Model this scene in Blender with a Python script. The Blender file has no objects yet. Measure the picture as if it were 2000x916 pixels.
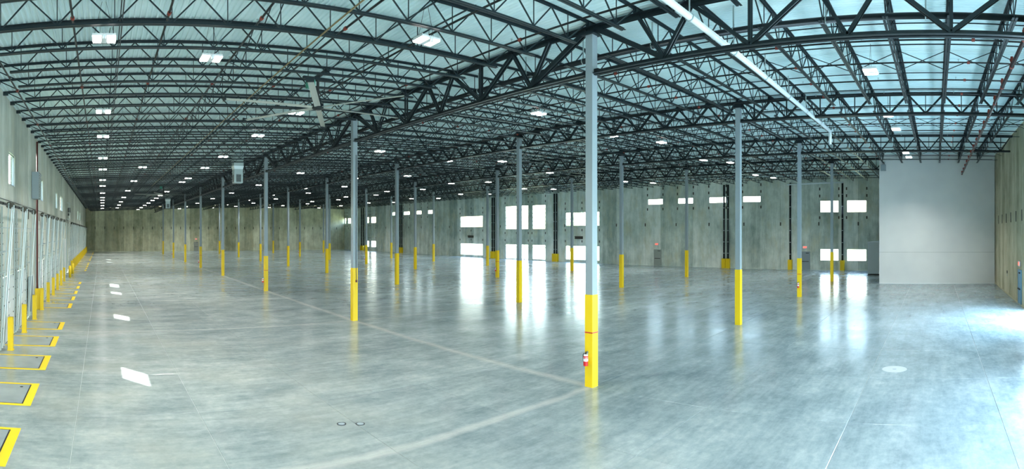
import bpy, math, random
from math import sin, cos, tan, pi, radians
from mathutils import Vector, Matrix
random.seed(7)
SC = bpy.context.scene
COL = SC.collection
EYE = 4.6

# ------------------------------------------------------------------ camera
cd = bpy.data.cameras.new('camera')
cam = bpy.data.objects.new('camera', cd)
COL.objects.link(cam)
cd.type = 'PANO'
cd.panorama_type = 'CENTRAL_CYLINDRICAL'
cd.central_cylindrical_radius = 1.0
cd.central_cylindrical_range_u_min = -1000 / 1036
cd.central_cylindrical_range_u_max = 1000 / 1036
cd.central_cylindrical_range_v_min = -(916 - 453.3) / 1036
cd.central_cylindrical_range_v_max = 453.3 / 1036
cam.location = (0, 0, EYE)
cam.rotation_euler = (pi / 2, 0, -(1000 - 199.5) / 1036)
cd.clip_start = 0.05
cd.clip_end = 1000
SC.camera = cam

# ------------------------------------------------------------------ world, sun, exposure
W = bpy.data.worlds.new('sky')
SC.world = W
W.use_nodes = True
wn = W.node_tree
wn.nodes.clear()
sky = wn.nodes.new('ShaderNodeTexSky')
sky.sky_type = 'NISHITA'
sky.sun_disc = False
sky.sun_elevation = radians(42)
sky.sun_rotation = radians(-39)
sky.air_density = 1.2
sky.dust_density = 2.5
bg = wn.nodes.new('ShaderNodeBackground')
bg.inputs['Strength'].default_value = 2.3
wo = wn.nodes.new('ShaderNodeOutputWorld')
wn.links.new(sky.outputs[0], bg.inputs[0])
wn.links.new(bg.outputs[0], wo.inputs[0])

sd = bpy.data.lights.new('sun', 'SUN')
sd.energy = 26.0
sd.angle = radians(0.6)
sd.color = (1.0, 0.97, 0.9)
sun = bpy.data.objects.new('sun', sd)
COL.objects.link(sun)
sun.rotation_euler = Vector((0.70, -0.87, -1.0)).to_track_quat('-Z', 'Y').to_euler()
sun.location = (-40, 60, 60)


def area_light(name, loc, direction, sx, sy, power, color):
    d = bpy.data.lights.new(name, 'AREA')
    d.shape = 'RECTANGLE'
    d.size = sx
    d.size_y = sy
    d.energy = power
    d.color = color
    o = bpy.data.objects.new(name, d)
    COL.objects.link(o)
    o.location = loc
    o.rotation_euler = Vector(direction).to_track_quat('-Z', 'Z').to_euler()
    return o


DAY = (0.55, 0.80, 1.0)
LAMP = 14.0            # emission strength of each lamp lens
# daylight through the back-wall truck door, plus two unseen doors added to brighten the ceiling
area_light('daylight_through_truck_door', (27.2, -5.75, 2.2), (0, 1, -0.12), 6.4, 4.0, 1450, DAY)
area_light('added_fill_second_door', (12.2, -5.75, 2.2), (0, 1, 0.0), 6.4, 4.0, 950, DAY)
area_light('added_fill_third_door', (2.4, -5.75, 2.2), (0, 1, 0.05), 6.4, 4.0, 1150, (0.80, 0.93, 1.0))

SC.view_settings.view_transform = 'Standard'
SC.view_settings.look = 'None'
SC.view_settings.exposure = 0.75
SC.view_settings.gamma = 1.0
SC.view_settings.use_curve_mapping = False
SC.cycles.max_bounces = 7
SC.cycles.diffuse_bounces = 4
SC.cycles.glossy_bounces = 3
SC.cycles.transparent_max_bounces = 12
SC.cycles.sample_clamp_indirect = 4.0
SC.cycles.sample_clamp_direct = 0
SC.cycles.use_denoising = True
SC.cycles.caustics_reflective = False
SC.cycles.caustics_refractive = False

# ------------------------------------------------------------------ layout
CX = [12.63, 24.59, 36.53, 48.47]                     # column rows, away from the dock wall
CY = [9.57, 24.55, 39.6, 54.53, 67.2, 79.9, 93.4, 109.3]
XL, XR = -4.0, 62.9
YB, YE = -5.35, 128.0
BAYX = [XL] + CX + [XR]
BAYY = [YB] + CY + [YE]
DECKP = [(-4, 5.70), (0, 5.83), (12.63, 6.25), (24.59, 6.6), (36.53, 6.85), (48.47, 6.95), (62.9, 6.8)]
CTOP = [5.86, 6.15, 6.31, 6.38]
GBOT = [4.68, 5.44, 5.55, 5.70]
ORD = ['first', 'second', 'third', 'fourth', 'fifth', 'sixth', 'seventh', 'eighth', 'ninth', 'tenth',
       'eleventh', 'twelfth', 'thirteenth', 'fourteenth', 'fifteenth', 'sixteenth', 'seventeenth',
       'eighteenth', 'nineteenth', 'twentieth']
TENS = ['', '', 'twenty', 'thirty', 'forty', 'fifty', 'sixty', 'seventy', 'eighty', 'ninety']
TENTH = ['', '', 'twentieth', 'thirtieth', 'fortieth', 'fiftieth', 'sixtieth', 'seventieth', 'eightieth', 'ninetieth']


def ordinal(n):                                        # 0 -> first
    if n < 20:
        return ORD[n]
    n += 1
    return TENTH[n // 10] if n % 10 == 0 else TENS[n // 10] + '-' + ORD[n % 10 - 1]


def deck(X):
    for (a, b), (c, d) in zip(DECKP, DECKP[1:]):
        if X <= c or c == 62.9:
            return EYE + b + (d - b) * (X - a) / (c - a)


# ------------------------------------------------------------------ mesh building
class MB:
    def __init__(s):
        s.v, s.f, s.m = [], [], []

    def add(s, vs, fs, mi=0):
        n = len(s.v)
        s.v += [tuple(p) for p in vs]
        s.f += [tuple(i + n for i in f) for f in fs]
        s.m += [mi] * len(fs)
        return s

    def box(s, x0, x1, y0, y1, z0, z1, mi=0):
        return s.add([(x0, y0, z0), (x1, y0, z0), (x1, y1, z0), (x0, y1, z0), (x0, y0, z1), (x1, y0, z1), (x1, y1, z1), (x0, y1, z1)],
                     [(0, 3, 2, 1), (4, 5, 6, 7), (0, 1, 5, 4), (1, 2, 6, 5), (2, 3, 7, 6), (3, 0, 4, 7)], mi)

    def bar(s, p, q, w, h, mi=0, up=(0, 0, 1)):
        p, q = Vector(p), Vector(q)
        d = (q - p).normalized()
        u = Vector(up)
        if abs(d.dot(u)) > 0.98:
            u = Vector((0, 1, 0)) if abs(d.y) < 0.9 else Vector((1, 0, 0))
        a = d.cross(u).normalized()
        b = a.cross(d).normalized()
        vs = []
        for c in (p, q):
            for sa, sb in ((-1, -1), (1, -1), (1, 1), (-1, 1)):
                vs.append(c + a * (sa * w / 2) + b * (sb * h / 2))
        return s.add(vs, [(0, 1, 2, 3), (7, 6, 5, 4), (0, 4, 5, 1), (1, 5, 6, 2), (2, 6, 7, 3), (3, 7, 4, 0)], mi)

    def cyl(s, p, q, r, n=10, r2=None, mi=0, caps=True):
        p, q = Vector(p), Vector(q)
        r2 = r if r2 is None else r2
        d = (q - p).normalized()
        u = Vector((0, 0, 1)) if abs(d.z) < 0.9 else Vector((1, 0, 0))
        a = d.cross(u).normalized()
        b = a.cross(d).normalized()
        vs = []
        for c, rr in ((p, r), (q, r2)):
            for k in range(n):
                t = 2 * pi * k / n
                vs.append(c + a * cos(t) * rr + b * sin(t) * rr)
        fs = [(k, n + k, n + (k + 1) % n, (k + 1) % n) for k in range(n)]
        if caps:
            fs += [tuple(range(n)), tuple(range(2 * n - 1, n - 1, -1))]
        return s.add(vs, fs, mi)

    def mesh(s, name, mats, smooth=False):
        me = bpy.data.meshes.new(name)
        me.from_pydata(s.v, [], s.f)
        if not isinstance(mats, (list, tuple)):
            mats = [mats]
        for m in mats:
            me.materials.append(m)
        if len(mats) > 1:
            me.polygons.foreach_set('material_index', s.m)
        if smooth:
            me.polygons.foreach_set('use_smooth', [True] * len(me.polygons))
        me.update()
        return me


def link(name, data, parent=None, loc=(0, 0, 0), rz=0.0):
    o = bpy.data.objects.new(name, data)
    COL.objects.link(o)
    if parent is not None:
        o.parent = parent
    o.location = loc
    if rz:
        o.rotation_euler = (0, 0, rz)
    return o


def tag(o, label=None, cat=None, group=None, kind=None):
    if label:
        o['label'] = label
    if cat:
        o['category'] = cat
    if group:
        o['group'] = group
    if kind:
        o['kind'] = kind
    return o


def thing(name, label, cat, loc=(0, 0, 0), rz=0.0, group=None, kind=None):
    return tag(link(name, None, None, loc, rz), label, cat, group, kind)


# ------------------------------------------------------------------ materials
def mat(name, color, rough=0.5, metal=0.0, emis=None, estr=0.0, spec=0.5):
    m = bpy.data.materials.new(name)
    m.use_nodes = True
    b = m.node_tree.nodes['Principled BSDF']
    b.inputs['Base Color'].default_value = (*color, 1)
    b.inputs['Roughness'].default_value = rough
    b.inputs['Metallic'].default_value = metal
    b.inputs['Specular IOR Level'].default_value = spec
    if emis:
        b.inputs['Emission Color'].default_value = (*emis, 1)
        b.inputs['Emission Strength'].default_value = estr
    return m


class NT:
    def __init__(s, m):
        s.t = m.node_tree
        s.b = s.t.nodes['Principled BSDF']

    def n(s, typ, **kw):
        nd = s.t.nodes.new(typ)
        for k, v in kw.items():
            if k.startswith('i_'):
                nd.inputs[k[2:]].default_value = v
            else:
                setattr(nd, k, v)
        return nd

    def l(s, a, b):
        s.t.links.new(a, b)

    def pos(s, scale):
        g = s.n('ShaderNodeNewGeometry')
        mp = s.n('ShaderNodeVectorMath', operation='MULTIPLY')
        s.l(g.outputs['Position'], mp.inputs[0])
        mp.inputs[1].default_value = scale
        return mp.outputs[0]

    def noise(s, scale, vscale=1.0, detail=4, rough=0.55):
        nz = s.n('ShaderNodeTexNoise')
        s.l(s.pos(scale), nz.inputs['Vector'])
        nz.inputs['Scale'].default_value = vscale
        nz.inputs['Detail'].default_value = detail
        nz.inputs['Roughness'].default_value = rough
        return nz.outputs['Fac']

    def math(s, op, a, b=None, clamp=False):
        m = s.n('ShaderNodeMath', operation=op, use_clamp=clamp)
        for i, x in enumerate((a, b)):
            if x is None:
                continue
            if isinstance(x, (int, float)):
                m.inputs[i].default_value = x
            else:
                s.l(x, m.inputs[i])
        return m.outputs[0]

    def ramp(s, fac, stops):
        r = s.n('ShaderNodeValToRGB')
        e = r.color_ramp.elements
        while len(e) < len(stops):
            e.new(0.5)
        for el, (p, c) in zip(e, stops):
            el.position = p
            el.color = (*c, 1)
        s.l(fac, r.inputs[0])
        return r.outputs[0]

    def mix(s, fac, a, b, mode='MIX'):
        m = s.n('ShaderNodeMix', data_type='RGBA', blend_type=mode)
        for i, x in ((0, fac), (6, a), (7, b)):
            if isinstance(x, (int, float)):
                m.inputs[i].default_value = x
            elif isinstance(x, tuple):
                m.inputs[i].default_value = (*x, 1)
            else:
                s.l(x, m.inputs[i])
        return m.outputs[2]


def concrete(name, dark, mid, light, tint, rnd=0.5):
    m = mat(name, mid, 0.85, spec=0.25)
    t = NT(m)
    streak = t.noise((1.3, 1.3, 0.10), 1.0, 6, 0.62)
    blotch = t.noise((0.5, 0.5, 0.42), 1.0, 6, 0.66)
    fine = t.noise((14, 14, 1.2), 1.0, 3, 0.6)
    f = t.math('ADD', t.math('MULTIPLY', streak, 0.45), t.math('MULTIPLY', blotch, 0.55))
    f = t.math('ADD', f, t.math('MULTIPLY', t.math('SUBTRACT', fine, 0.5), 0.22))
    oi = t.n('ShaderNodeObjectInfo')
    f = t.math('ADD', f, t.math('MULTIPLY', t.math('SUBTRACT', oi.outputs['Random'], 0.5), rnd * 0.45))
    c = t.ramp(f, [(0.33, dark), (0.50, mid), (0.68, light)])
    st = t.noise((0.9, 0.9, 0.35), 1.0, 5, 0.65)
    stf = t.math('MULTIPLY', t.math('SUBTRACT', st, 0.50, True), 3.2, True)
    c = t.mix(stf, c, tint)
    t.l(c, t.b.inputs['Base Color'])
    bp = t.n('ShaderNodeBump')
    bp.inputs['Strength'].default_value = 0.25
    bp.inputs['Distance'].default_value = 0.02
    t.l(fine, bp.inputs['Height'])
    t.l(bp.outputs[0], t.b.inputs['Normal'])
    return m


M = {}
M['wall_far'] = concrete('cool_concrete', (0.30, 0.37, 0.33), (0.56, 0.64, 0.58), (0.84, 0.89, 0.83), (0.54, 0.55, 0.39))
M['wall_end'] = concrete('tan_concrete', (0.31, 0.32, 0.21), (0.58, 0.58, 0.41), (0.86, 0.86, 0.66), (0.55, 0.50, 0.30))
M['wall_dock'] = concrete('pale_concrete', (0.38, 0.41, 0.37), (0.56, 0.59, 0.53), (0.74, 0.76, 0.70), (0.54, 0.53, 0.42))
M['wall_back'] = concrete('warm_concrete', (0.25, 0.24, 0.15), (0.45, 0.43, 0.30), (0.64, 0.62, 0.47), (0.40, 0.37, 0.23))
M['backing'] = mat('joint_filler', (0.12, 0.13, 0.11), 0.9)
M['steel'] = mat('dark_painted_steel', (0.008, 0.017, 0.021), 0.40, spec=0.38)
M['girder'] = mat('girder_painted_steel', (0.007, 0.013, 0.016), 0.40, spec=0.38)
M['grey'] = mat('column_grey_paint', (0.27, 0.33, 0.36), 0.42)
M['yellow'] = mat('safety_yellow_paint', (0.84, 0.58, 0.003), 0.48)
M['red'] = mat('red_paint', (0.55, 0.02, 0.02), 0.35)
M['rust'] = mat('orange_pipe_fitting', (0.25, 0.035, 0.02), 0.5)
M['pipe'] = mat('black_pipe', (0.006, 0.009, 0.010), 0.35, spec=0.35)
M['galv'] = mat('galvanised_steel', (0.42, 0.50, 0.50), 0.40, 0.4)
M['galvw'] = mat('bright_galvanised_steel', (0.72, 0.80, 0.80), 0.35, 0.35)
M['white'] = mat('white_paint', (0.74, 0.79, 0.80), 0.5)
M['pvc'] = mat('white_pipe', (0.78, 0.86, 0.88), 0.35)
M['black'] = mat('black_rubber', (0.012, 0.012, 0.012), 0.7)
M['darkbox'] = mat('dark_box', (0.05, 0.045, 0.03), 0.6)
M['doorp'] = mat('door_panel_white', (0.66, 0.71, 0.71), 0.45)
M['greydoor'] = mat('grey_door_paint', (0.24, 0.30, 0.33), 0.45)
M['bluedoor'] = mat('blue_grey_door_paint', (0.12, 0.26, 0.36), 0.4)
M['maroon'] = mat('maroon_pipe', (0.13, 0.025, 0.02), 0.5)
M['lens'] = mat('lamp_lens', (1, 1, 1), 0.5, emis=(1.0, 0.97, 0.90), estr=LAMP)
M['housing'] = mat('lamp_housing', (0.70, 0.72, 0.72), 0.5)
M['exit'] = mat('exit_sign_letters', (0.9, 0.1, 0.05), 0.5, emis=(1.0, 0.10, 0.06), estr=1.5)
M['signface'] = mat('exit_sign_face', (0.75, 0.62, 0.60), 0.5)
M['frame'] = mat('window_frame', (0.16, 0.19, 0.20), 0.4)
M['bark'] = mat('bark', (0.12, 0.09, 0.06), 0.9)
M['curb'] = mat('pale_grout', (0.42, 0.40, 0.28), 0.8)
M['seal'] = mat('joint_sealant', (0.44, 0.48, 0.48), 0.6)


def mk_partition():
    m = mat('off_white_panel', (0.60, 0.65, 0.67), 0.6)
    t = NT(m)
    f = t.noise((0.4, 0.4, 0.4), 1.0, 2)
    t.l(t.ramp(f, [(0.3, (0.68, 0.70, 0.70)), (0.7, (0.76, 0.78, 0.77))]), t.b.inputs['Base Color'])
    return m


def mk_deck():
    m = mat('galvanised_roof_deck', (0.40, 0.55, 0.58), 0.42, 0.0)
    t = NT(m)
    f = t.noise((2.2, 0.12, 1), 1.0, 4)
    g = t.noise((0.15, 0.5, 1), 1.0, 3)
    f = t.math('ADD', t.math('MULTIPLY', f, 0.5), t.math('MULTIPLY', g, 0.5))
    c = t.ramp(f, [(0.30, (0.58, 0.76, 0.78)), (0.52, (0.70, 0.87, 0.88)), (0.75, (0.82, 0.95, 0.95))])
    t.l(c, t.b.inputs['Base Color'])
    return m


def mk_floor():
    m = mat('polished_concrete', (0.3, 0.33, 0.34), 0.2, spec=0.42)
    t = NT(m)
    g = t.n('ShaderNodeNewGeometry')
    sp = t.n('ShaderNodeSeparateXYZ')
    t.l(g.outputs['Position'], sp.inputs[0])
    x, y = sp.outputs[0], sp.outputs[1]
    big = t.noise((0.10, 0.16, 1), 1.0, 5, 0.6)
    med = t.noise((0.55, 0.9, 1), 1.0, 7, 0.68)
    fin = t.noise((4, 5, 1), 1.0, 6, 0.75)
    trowel = t.noise((0.5, 4.5, 1), 1.0, 5, 0.6)
    f = t.math('ADD', t.math('MULTIPLY', big, 0.42), t.math('MULTIPLY', med, 0.42))
    f = t.math('ADD', f, t.math('MULTIPLY', trowel, 0.16))
    f = t.math('ADD', f, t.math('MULTIPLY', t.math('SUBTRACT', fin, 0.5), 0.30))
    oi = t.n('ShaderNodeObjectInfo')
    f = t.math('ADD', f, t.math('MULTIPLY', t.math('SUBTRACT', oi.outputs['Random'], 0.5), 0.035))
    c = t.ramp(f, [(0.36, (0.15, 0.195, 0.205)), (0.45, (0.215, 0.26, 0.265)), (0.54, (0.29, 0.335, 0.33)), (0.66, (0.42, 0.455, 0.44))])
    # tan dusty areas beside the docks
    du = t.noise((0.2, 0.2, 1), 1.3, 4)
    dm = t.math('MULTIPLY', t.math('SUBTRACT', du, 0.46, True), 3.0, True)
    nearw = t.n('ShaderNodeMapRange')
    nearw.inputs['From Min'].default_value = 14
    nearw.inputs['From Max'].default_value = 0
    t.l(x, nearw.inputs['Value'])
    dm = t.math('MULTIPLY', dm, t.math('MULTIPLY', nearw.outputs[0], 0.75))
    c = t.mix(dm, c, (0.36, 0.36, 0.31))
    # blue daylight cast painted into the floor colour, growing away from the docks
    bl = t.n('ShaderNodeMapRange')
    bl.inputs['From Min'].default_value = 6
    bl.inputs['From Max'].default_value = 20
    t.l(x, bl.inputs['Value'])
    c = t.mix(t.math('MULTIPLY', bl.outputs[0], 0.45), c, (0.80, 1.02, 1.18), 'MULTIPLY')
    # worn dusty bands along the construction joints on the column lines
    wob = t.math('MULTIPLY', t.math('SUBTRACT', t.noise((0.5, 0.5, 1), 1.0, 4), 0.5), 0.35)
    grain = t.noise((3, 3, 1), 1.0, 4)

    def band(coord, at, w, amt):
        d = t.math('ABSOLUTE', t.math('SUBTRACT', t.math('ADD', coord, wob), at))
        k = t.math('SUBTRACT', 1.0, t.math('DIVIDE', d, w), True)
        return t.math('MULTIPLY', t.math('MULTIPLY', k, t.math('ADD', grain, 0.35)), amt, True)
    bm = t.math('MULTIPLY', band(x, CX[0], 0.28, 1.4), t.math('GREATER_THAN', y, 9.4))
    lim = t.math('LESS_THAN', x, 12.8)
    bm = t.math('MAXIMUM', bm, t.math('MULTIPLY', band(y, CY[0], 0.22, 1.5), lim))
    bm = t.math('MAXIMUM', bm, band(y, CY[1], 0.20, 0.9))
    c = t.mix(t.math('MULTIPLY', bm, 0.62, True), c, (0.46, 0.47, 0.44))
    # faint pale trowel sweeps
    v = t.noise((0.35, 2.6, 1), 1.0, 8, 0.72)
    sc = t.math('MULTIPLY', t.math('SUBTRACT', v, 0.50, True), 2.4, True)
    c = t.mix(t.math('MULTIPLY', sc, 0.35), c, (0.52, 0.57, 0.57))
    v = t.noise((1.7, 0.5, 1), 1.0, 8, 0.72)
    sc = t.math('MULTIPLY', t.math('SUBTRACT', v, 0.50, True), 2.4, True)
    c = t.mix(t.math('MULTIPLY', sc, 0.40), c, (0.15, 0.20, 0.22))
    t.l(c, t.b.inputs['Base Color'])
    r = t.n('ShaderNodeMapRange')
    r.inputs['From Min'].default_value = 0.35
    r.inputs['From Max'].default_value = 0.65
    r.inputs['To Min'].default_value = 0.15
    r.inputs['To Max'].default_value = 0.26
    t.l(med, r.inputs['Value'])
    t.l(r.outputs[0], t.b.inputs['Roughness'])
    bp = t.n('ShaderNodeBump')
    bp.inputs['Strength'].default_value = 0.12
    bp.inputs['Distance'].default_value = 0.01
    t.l(t.noise((1.5, 1.5, 1), 1.0, 3), bp.inputs['Height'])
    t.l(bp.outputs[0], t.b.inputs['Normal'])
    return m


def mk_glass():
    m = bpy.data.materials.new('clear_glass')
    m.use_nodes = True
    nt = m.node_tree
    nt.nodes.clear()
    o = nt.nodes.new('ShaderNodeOutputMaterial')
    tr = nt.nodes.new('ShaderNodeBsdfTransparent')
    tr.inputs[0].default_value = (0.93, 0.97, 0.96, 1)
    gl = nt.nodes.new('ShaderNodeBsdfGlossy')
    gl.inputs['Roughness'].default_value = 0.03
    fr = nt.nodes.new('ShaderNodeFresnel')
    fr.inputs[0].default_value = 1.45
    mx = nt.nodes.new('ShaderNodeMixShader')
    nt.links.new(fr.outputs[0], mx.inputs[0])
    nt.links.new(tr.outputs[0], mx.inputs[1])
    nt.links.new(gl.outputs[0], mx.inputs[2])
    nt.links.new(mx.outputs[0], o.inputs[0])
    return m


def mk_plate():
    m = mat('steel_leveler_plate', (0.30, 0.35, 0.38), 0.28, 0.55)
    t = NT(m)
    f = t.noise((1.5, 1.5, 1), 1.0, 5)
    t.l(t.ramp(f, [(0.3, (0.36, 0.41, 0.44)), (0.7, (0.52, 0.58, 0.60))]), t.b.inputs['Base Color'])
    return m


M['partition'] = mk_partition()
M['deck'] = mk_deck()
M['floor'] = mk_floor()
M['glass'] = mk_glass()
M['plate'] = mk_plate()
M['grass'] = mat('grass', (0.36, 0.42, 0.26), 0.9)
M['leaf'] = mat('leaf', (0.42, 0.55, 0.32), 0.8)

# ------------------------------------------------------------------ floor: slabs with joints
PITC = [11.25, 14.93, 18.6, 22.25, 25.95, 33.05, 36.75, 40.4, 44.1, 47.8] + \
       [63.6 + 3.68 * k for k in range(5)] + [86.5 + 3.68 * k for k in range(5)] + [109.4 + 3.68 * k for k in range(4)]
PW = 1.02
floor = thing('floor', 'polished grey concrete warehouse floor with pale saw-cut joints', 'floor', kind='structure')
fb = MB().box(XL, XR, YB, YE, -0.30, -0.012)
link('joint_filler', fb.mesh('joint_filler', M['seal']), floor)
xs = [-0.64, 2.45, 5.85, 9.23, 12.63]
for a, b in zip(CX, CX[1:] + [XR]):
    n = 4 if b == XR else 3
    xs += [a + (b - a) * (k + 1) / n for k in range(n)]
ys = [YB]
for a, b in zip(BAYY, BAYY[1:]):
    n = max(3, round((b - a) / 3.75))
    ys += [a + (b - a) * (k + 1) / n for k in range(n)]
G = 0.006
cells = []
for a, b in zip(xs, xs[1:]):
    for c, d in zip(ys, ys[1:]):
        cells.append((a, b, c, d))
ed = sorted([YB] + [p - PW for p in PITC] + [p + PW for p in PITC] + [YE, 2.0])
for c, d in zip(ed, ed[1:]):
    cells.append((XL, xs[0], c, d))


def celld(c):
    return math.hypot((c[0] + c[1]) / 2, (c[2] + c[3]) / 2) + (1000 if (c[3] < -1 and c[1] < 15) else 0)


cells.sort(key=celld)
for c in cells[:298]:
    b = MB()
    a0, a1, c0, c1 = c[0] + G, c[1] - G, c[2] + G, c[3] - G
    e = 0.006
    # slab with a small chamfered arris
    b.add([(a0, c0, -0.2), (a1, c0, -0.2), (a1, c1, -0.2), (a0, c1, -0.2),
           (a0, c0, -e), (a1, c0, -e), (a1, c1, -e), (a0, c1, -e),
           (a0 + e, c0 + e, 0), (a1 - e, c0 + e, 0), (a1 - e, c1 - e, 0), (a0 + e, c1 - e, 0)],
          [(0, 3, 2, 1), (8, 9, 10, 11)] + [(i, (i + 1) % 4, 4 + (i + 1) % 4, 4 + i) for i in range(4)] +
          [(4 + i, 4 + (i + 1) % 4, 8 + (i + 1) % 4, 8 + i) for i in range(4)])
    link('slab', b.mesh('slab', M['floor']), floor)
b = MB()
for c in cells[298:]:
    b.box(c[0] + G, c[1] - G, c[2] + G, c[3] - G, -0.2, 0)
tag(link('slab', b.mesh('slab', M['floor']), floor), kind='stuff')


# ------------------------------------------------------------------ walls of upright panels
def wall(name, label, axis, at, out, u0, u1, pitch, ztop, m, ops, clips=None, t=0.16):
    """axis 'x': wall runs along X at y=at; 'y': along Y at x=at. out=+1/-1 is the way to the outside."""
    root = thing(name, label, 'wall', kind='structure')

    def put(b, ua, ub, z0, z1, d0, d1):
        lo, hi = sorted((at + out * d0, at + out * d1))
        if axis == 'x':
            b.box(ua, ub, lo, hi, z0, z1)
        else:
            b.box(lo, hi, ua, ub, z0, z1)

    def cut(b, ua, ub, d0, d1, zf):
        zt = zf((ua + ub) / 2)
        us = sorted({ua, ub} | {v for o in ops for v in o[:2] if ua < v < ub})
        for a, c in zip(us, us[1:]):
            mid = (a + c) / 2
            hol = sorted([(o[2], o[3]) for o in ops if o[0] < mid < o[1]])
            z = 0.0
            for h0, h1 in hol:
                if h0 > z + 1e-4:
                    put(b, a, c, z, h0, d0, d1)
                z = max(z, h1)
            put(b, a, c, z, zt, d0, d1)
    back = MB()
    n = max(1, round((u1 - u0) / pitch))
    p = (u1 - u0) / n
    for k in range(n):
        ua, ub = u0 + k * p, u0 + (k + 1) * p
        cut(back, ua, ub, 0.06, t + 0.06, ztop)
    link('backing', back.mesh('backing', M['backing']), root)
    for k in range(n):
        ua, ub = u0 + k * p, u0 + (k + 1) * p
        b = MB()
        pr = random.uniform(0, 0.018)
        cut(b, ua + 0.009, ub - 0.009, pr, 0.07, ztop)
        link('panel', b.mesh('panel', m), root)
    if clips:
        cm = None
        cb = MB()
        put0 = at
        for (u, z, h) in clips(n, p):
            if any(o[0] - 0.1 < u < o[1] + 0.1 and o[2] - 0.3 < z < o[3] + 0.3 for o in ops):
                continue
            b = MB()
            put(b, u - 0.075, u + 0.075, z - h / 2, z + h / 2, -0.02, 0.05)
            link('joint_clip', b.mesh('joint_clip', M['darkbox']), root)
    return root


DW = 1.35
DOORH = 2.75
dock_ops = [(c - DW, c + DW, 0.0, DOORH) for c in PITC] + [(54.2, 57.8, 0.0, 3.9)]
LWIN = [(22.5, 24.12), (34.15, 35.8), (45.6, 47.2), (50.5, 53.4), (86.4, 88.2), (94.2, 96.2)]
dock_ops += [(a, b, 6.67, 8.07) for a, b in LWIN]
wall('wall_dock', 'pale concrete panel wall behind the dock doors', 'y', XL, -1, YB, YE, 2.44,
     lambda u: deck(XL), M['wall_dock'], dock_ops,
     clips=lambda n, p: [(YB + k * p, 5.55, 0.5) for k in range(10, n, 2) if YB + k * p > 20])

# far wall windows: (y0, y1, z0, z1, vertical mullions, horizontal rails)
FWIN = [(127.0, 127.9, 6.85, 8.33, 0, 0), (123.8, 126.1, 6.80, 8.3, 0, 0), (114.3, 116.3, 6.80, 8.3, 0, 0), (110.9, 113.4, 6.80, 8.3, 0, 0),
        (114.3, 116.3, 0.96, 2.48, 0, 0), (110.9, 113.4, 0.96, 2.48, 0, 0),
        (102.0, 104.0, 8.33, 9.12, 0, 0), (96.1, 98.6, 8.33, 9.12, 0, 0), (91.6, 93.6, 8.33, 9.12, 0, 0), (87.5, 89.3, 8.33, 9.12, 0, 0),
        (72.1, 78.6, 5.50, 7.56, 0, 1), (72.1, 78.6, 0.35, 2.50, 0, 0),
        (60.7, 66.2, 5.06, 9.03, 0, 5), (56.9, 59.8, 5.06, 9.0, 0, 5), (62.7, 66.2, 0.06, 2.55, 1, 1), (60.7, 62.6, 0.03, 2.55, 1, 1),
        (56.9, 59.8, 0.12, 2.55, 0, 1),
        (46.2, 52.7, 5.52, 7.62, 0, 1), (46.2, 52.7, 0.35, 2.53, 0, 0),
        (35.5, 37.9, 8.36, 9.15, 0, 0), (30.9, 33.2, 8.36, 9.15, 0, 0), (26.2, 28.6, 8.36, 9.15, 0, 0), (21.5, 23.9, 8.36, 9.15, 0, 0),
        (11.6, 13.9, 6.97, 8.43, 0, 0), (8.2, 10.6, 6.97, 8.43, 0, 0), (11.6, 13.9, 1.12, 2.57, 0, 0), (8.2, 10.6, 1.12, 2.57, 0, 0)]
far_ops = [w[:4] for w in FWIN]


def far_clips(n, p):
    out = []
    for k in range(1, n):
        y = YB + k * p
        if k % 2 == 0:
            out.append((y, 5.6, 0.42))
    for w in FWIN:
        for u in (w[0] - 0.03, w[1] + 0.03, (w[0] + w[1]) / 2):
            if u == (w[0] + w[1]) / 2 and w[1] - w[0] < 4:
                continue
            if w[2] > 4:
                out.append((u, w[3] + 0.55, 0.34))
                out.append((u, min(w[3] + 1.4, 10.6), 0.34))
                out.append((u, w[2] - 0.62, 0.34))
            elif w[2] < 1.0:
                out.append((u, 3.2, 0.34))
    return out


wall('wall_window', 'stained concrete panel wall with bright windows opposite the docks', 'y', XR, 1, YB, YE, 2.44,
     lambda u: deck(XR), M['wall_far'], far_ops, clips=far_clips)
wall('wall_end', 'tan stained concrete panel wall at the distant end of the hall', 'x', YE, 1, XL, XR, 2.28,
     lambda u: deck(min(max(u, XL), XR)), M['wall_end'], [],
     clips=lambda n, p: [(XL + k * p, 5.6, 0.62) for k in range(1, n)])
back_ops = [(-1.0, 5.8, 0.0, 4.3), (8.8, 15.6, 0.0, 4.3), (23.8, 30.6, 0.0, 4.3)]  # first two openings are added out of view to carry the fill light
wall('wall_back', 'buff ribbed concrete panel wall beside the white office block', 'x', YB, -1, XL, XR, 1.22,
     lambda u: deck(min(max(u, XL), XR)), M['wall_back'], back_ops,
     clips=lambda n, p: [(XL + k * p, 5.65, 0.7) for k in range(28, n, 2) if XL + k * p < 47])
for cx0, cx1 in ((XL - 0.26, XL), (XR, XR + 0.26)):
    for cy0, cy1, nm in ((YE, YE + 0.26, 'end'), (YB - 0.26, YB, 'back')):
        cb = MB().box(cx0, cx1, cy0, cy1, 0, deck(XR) + 0.05)
        link('corner_backing', cb.mesh('corner_backing', M['backing']), bpy.data.objects['wall_' + nm])
bb = MB().box(30.7, 47.0, YB, YB + 0.06, 0, 0.09)
tag(link('baseboard_back', bb.mesh('baseboard_back', M['curb'])), 'yellowish grout kerb along the foot of the buff wall', 'kerb', kind='structure')


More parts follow.
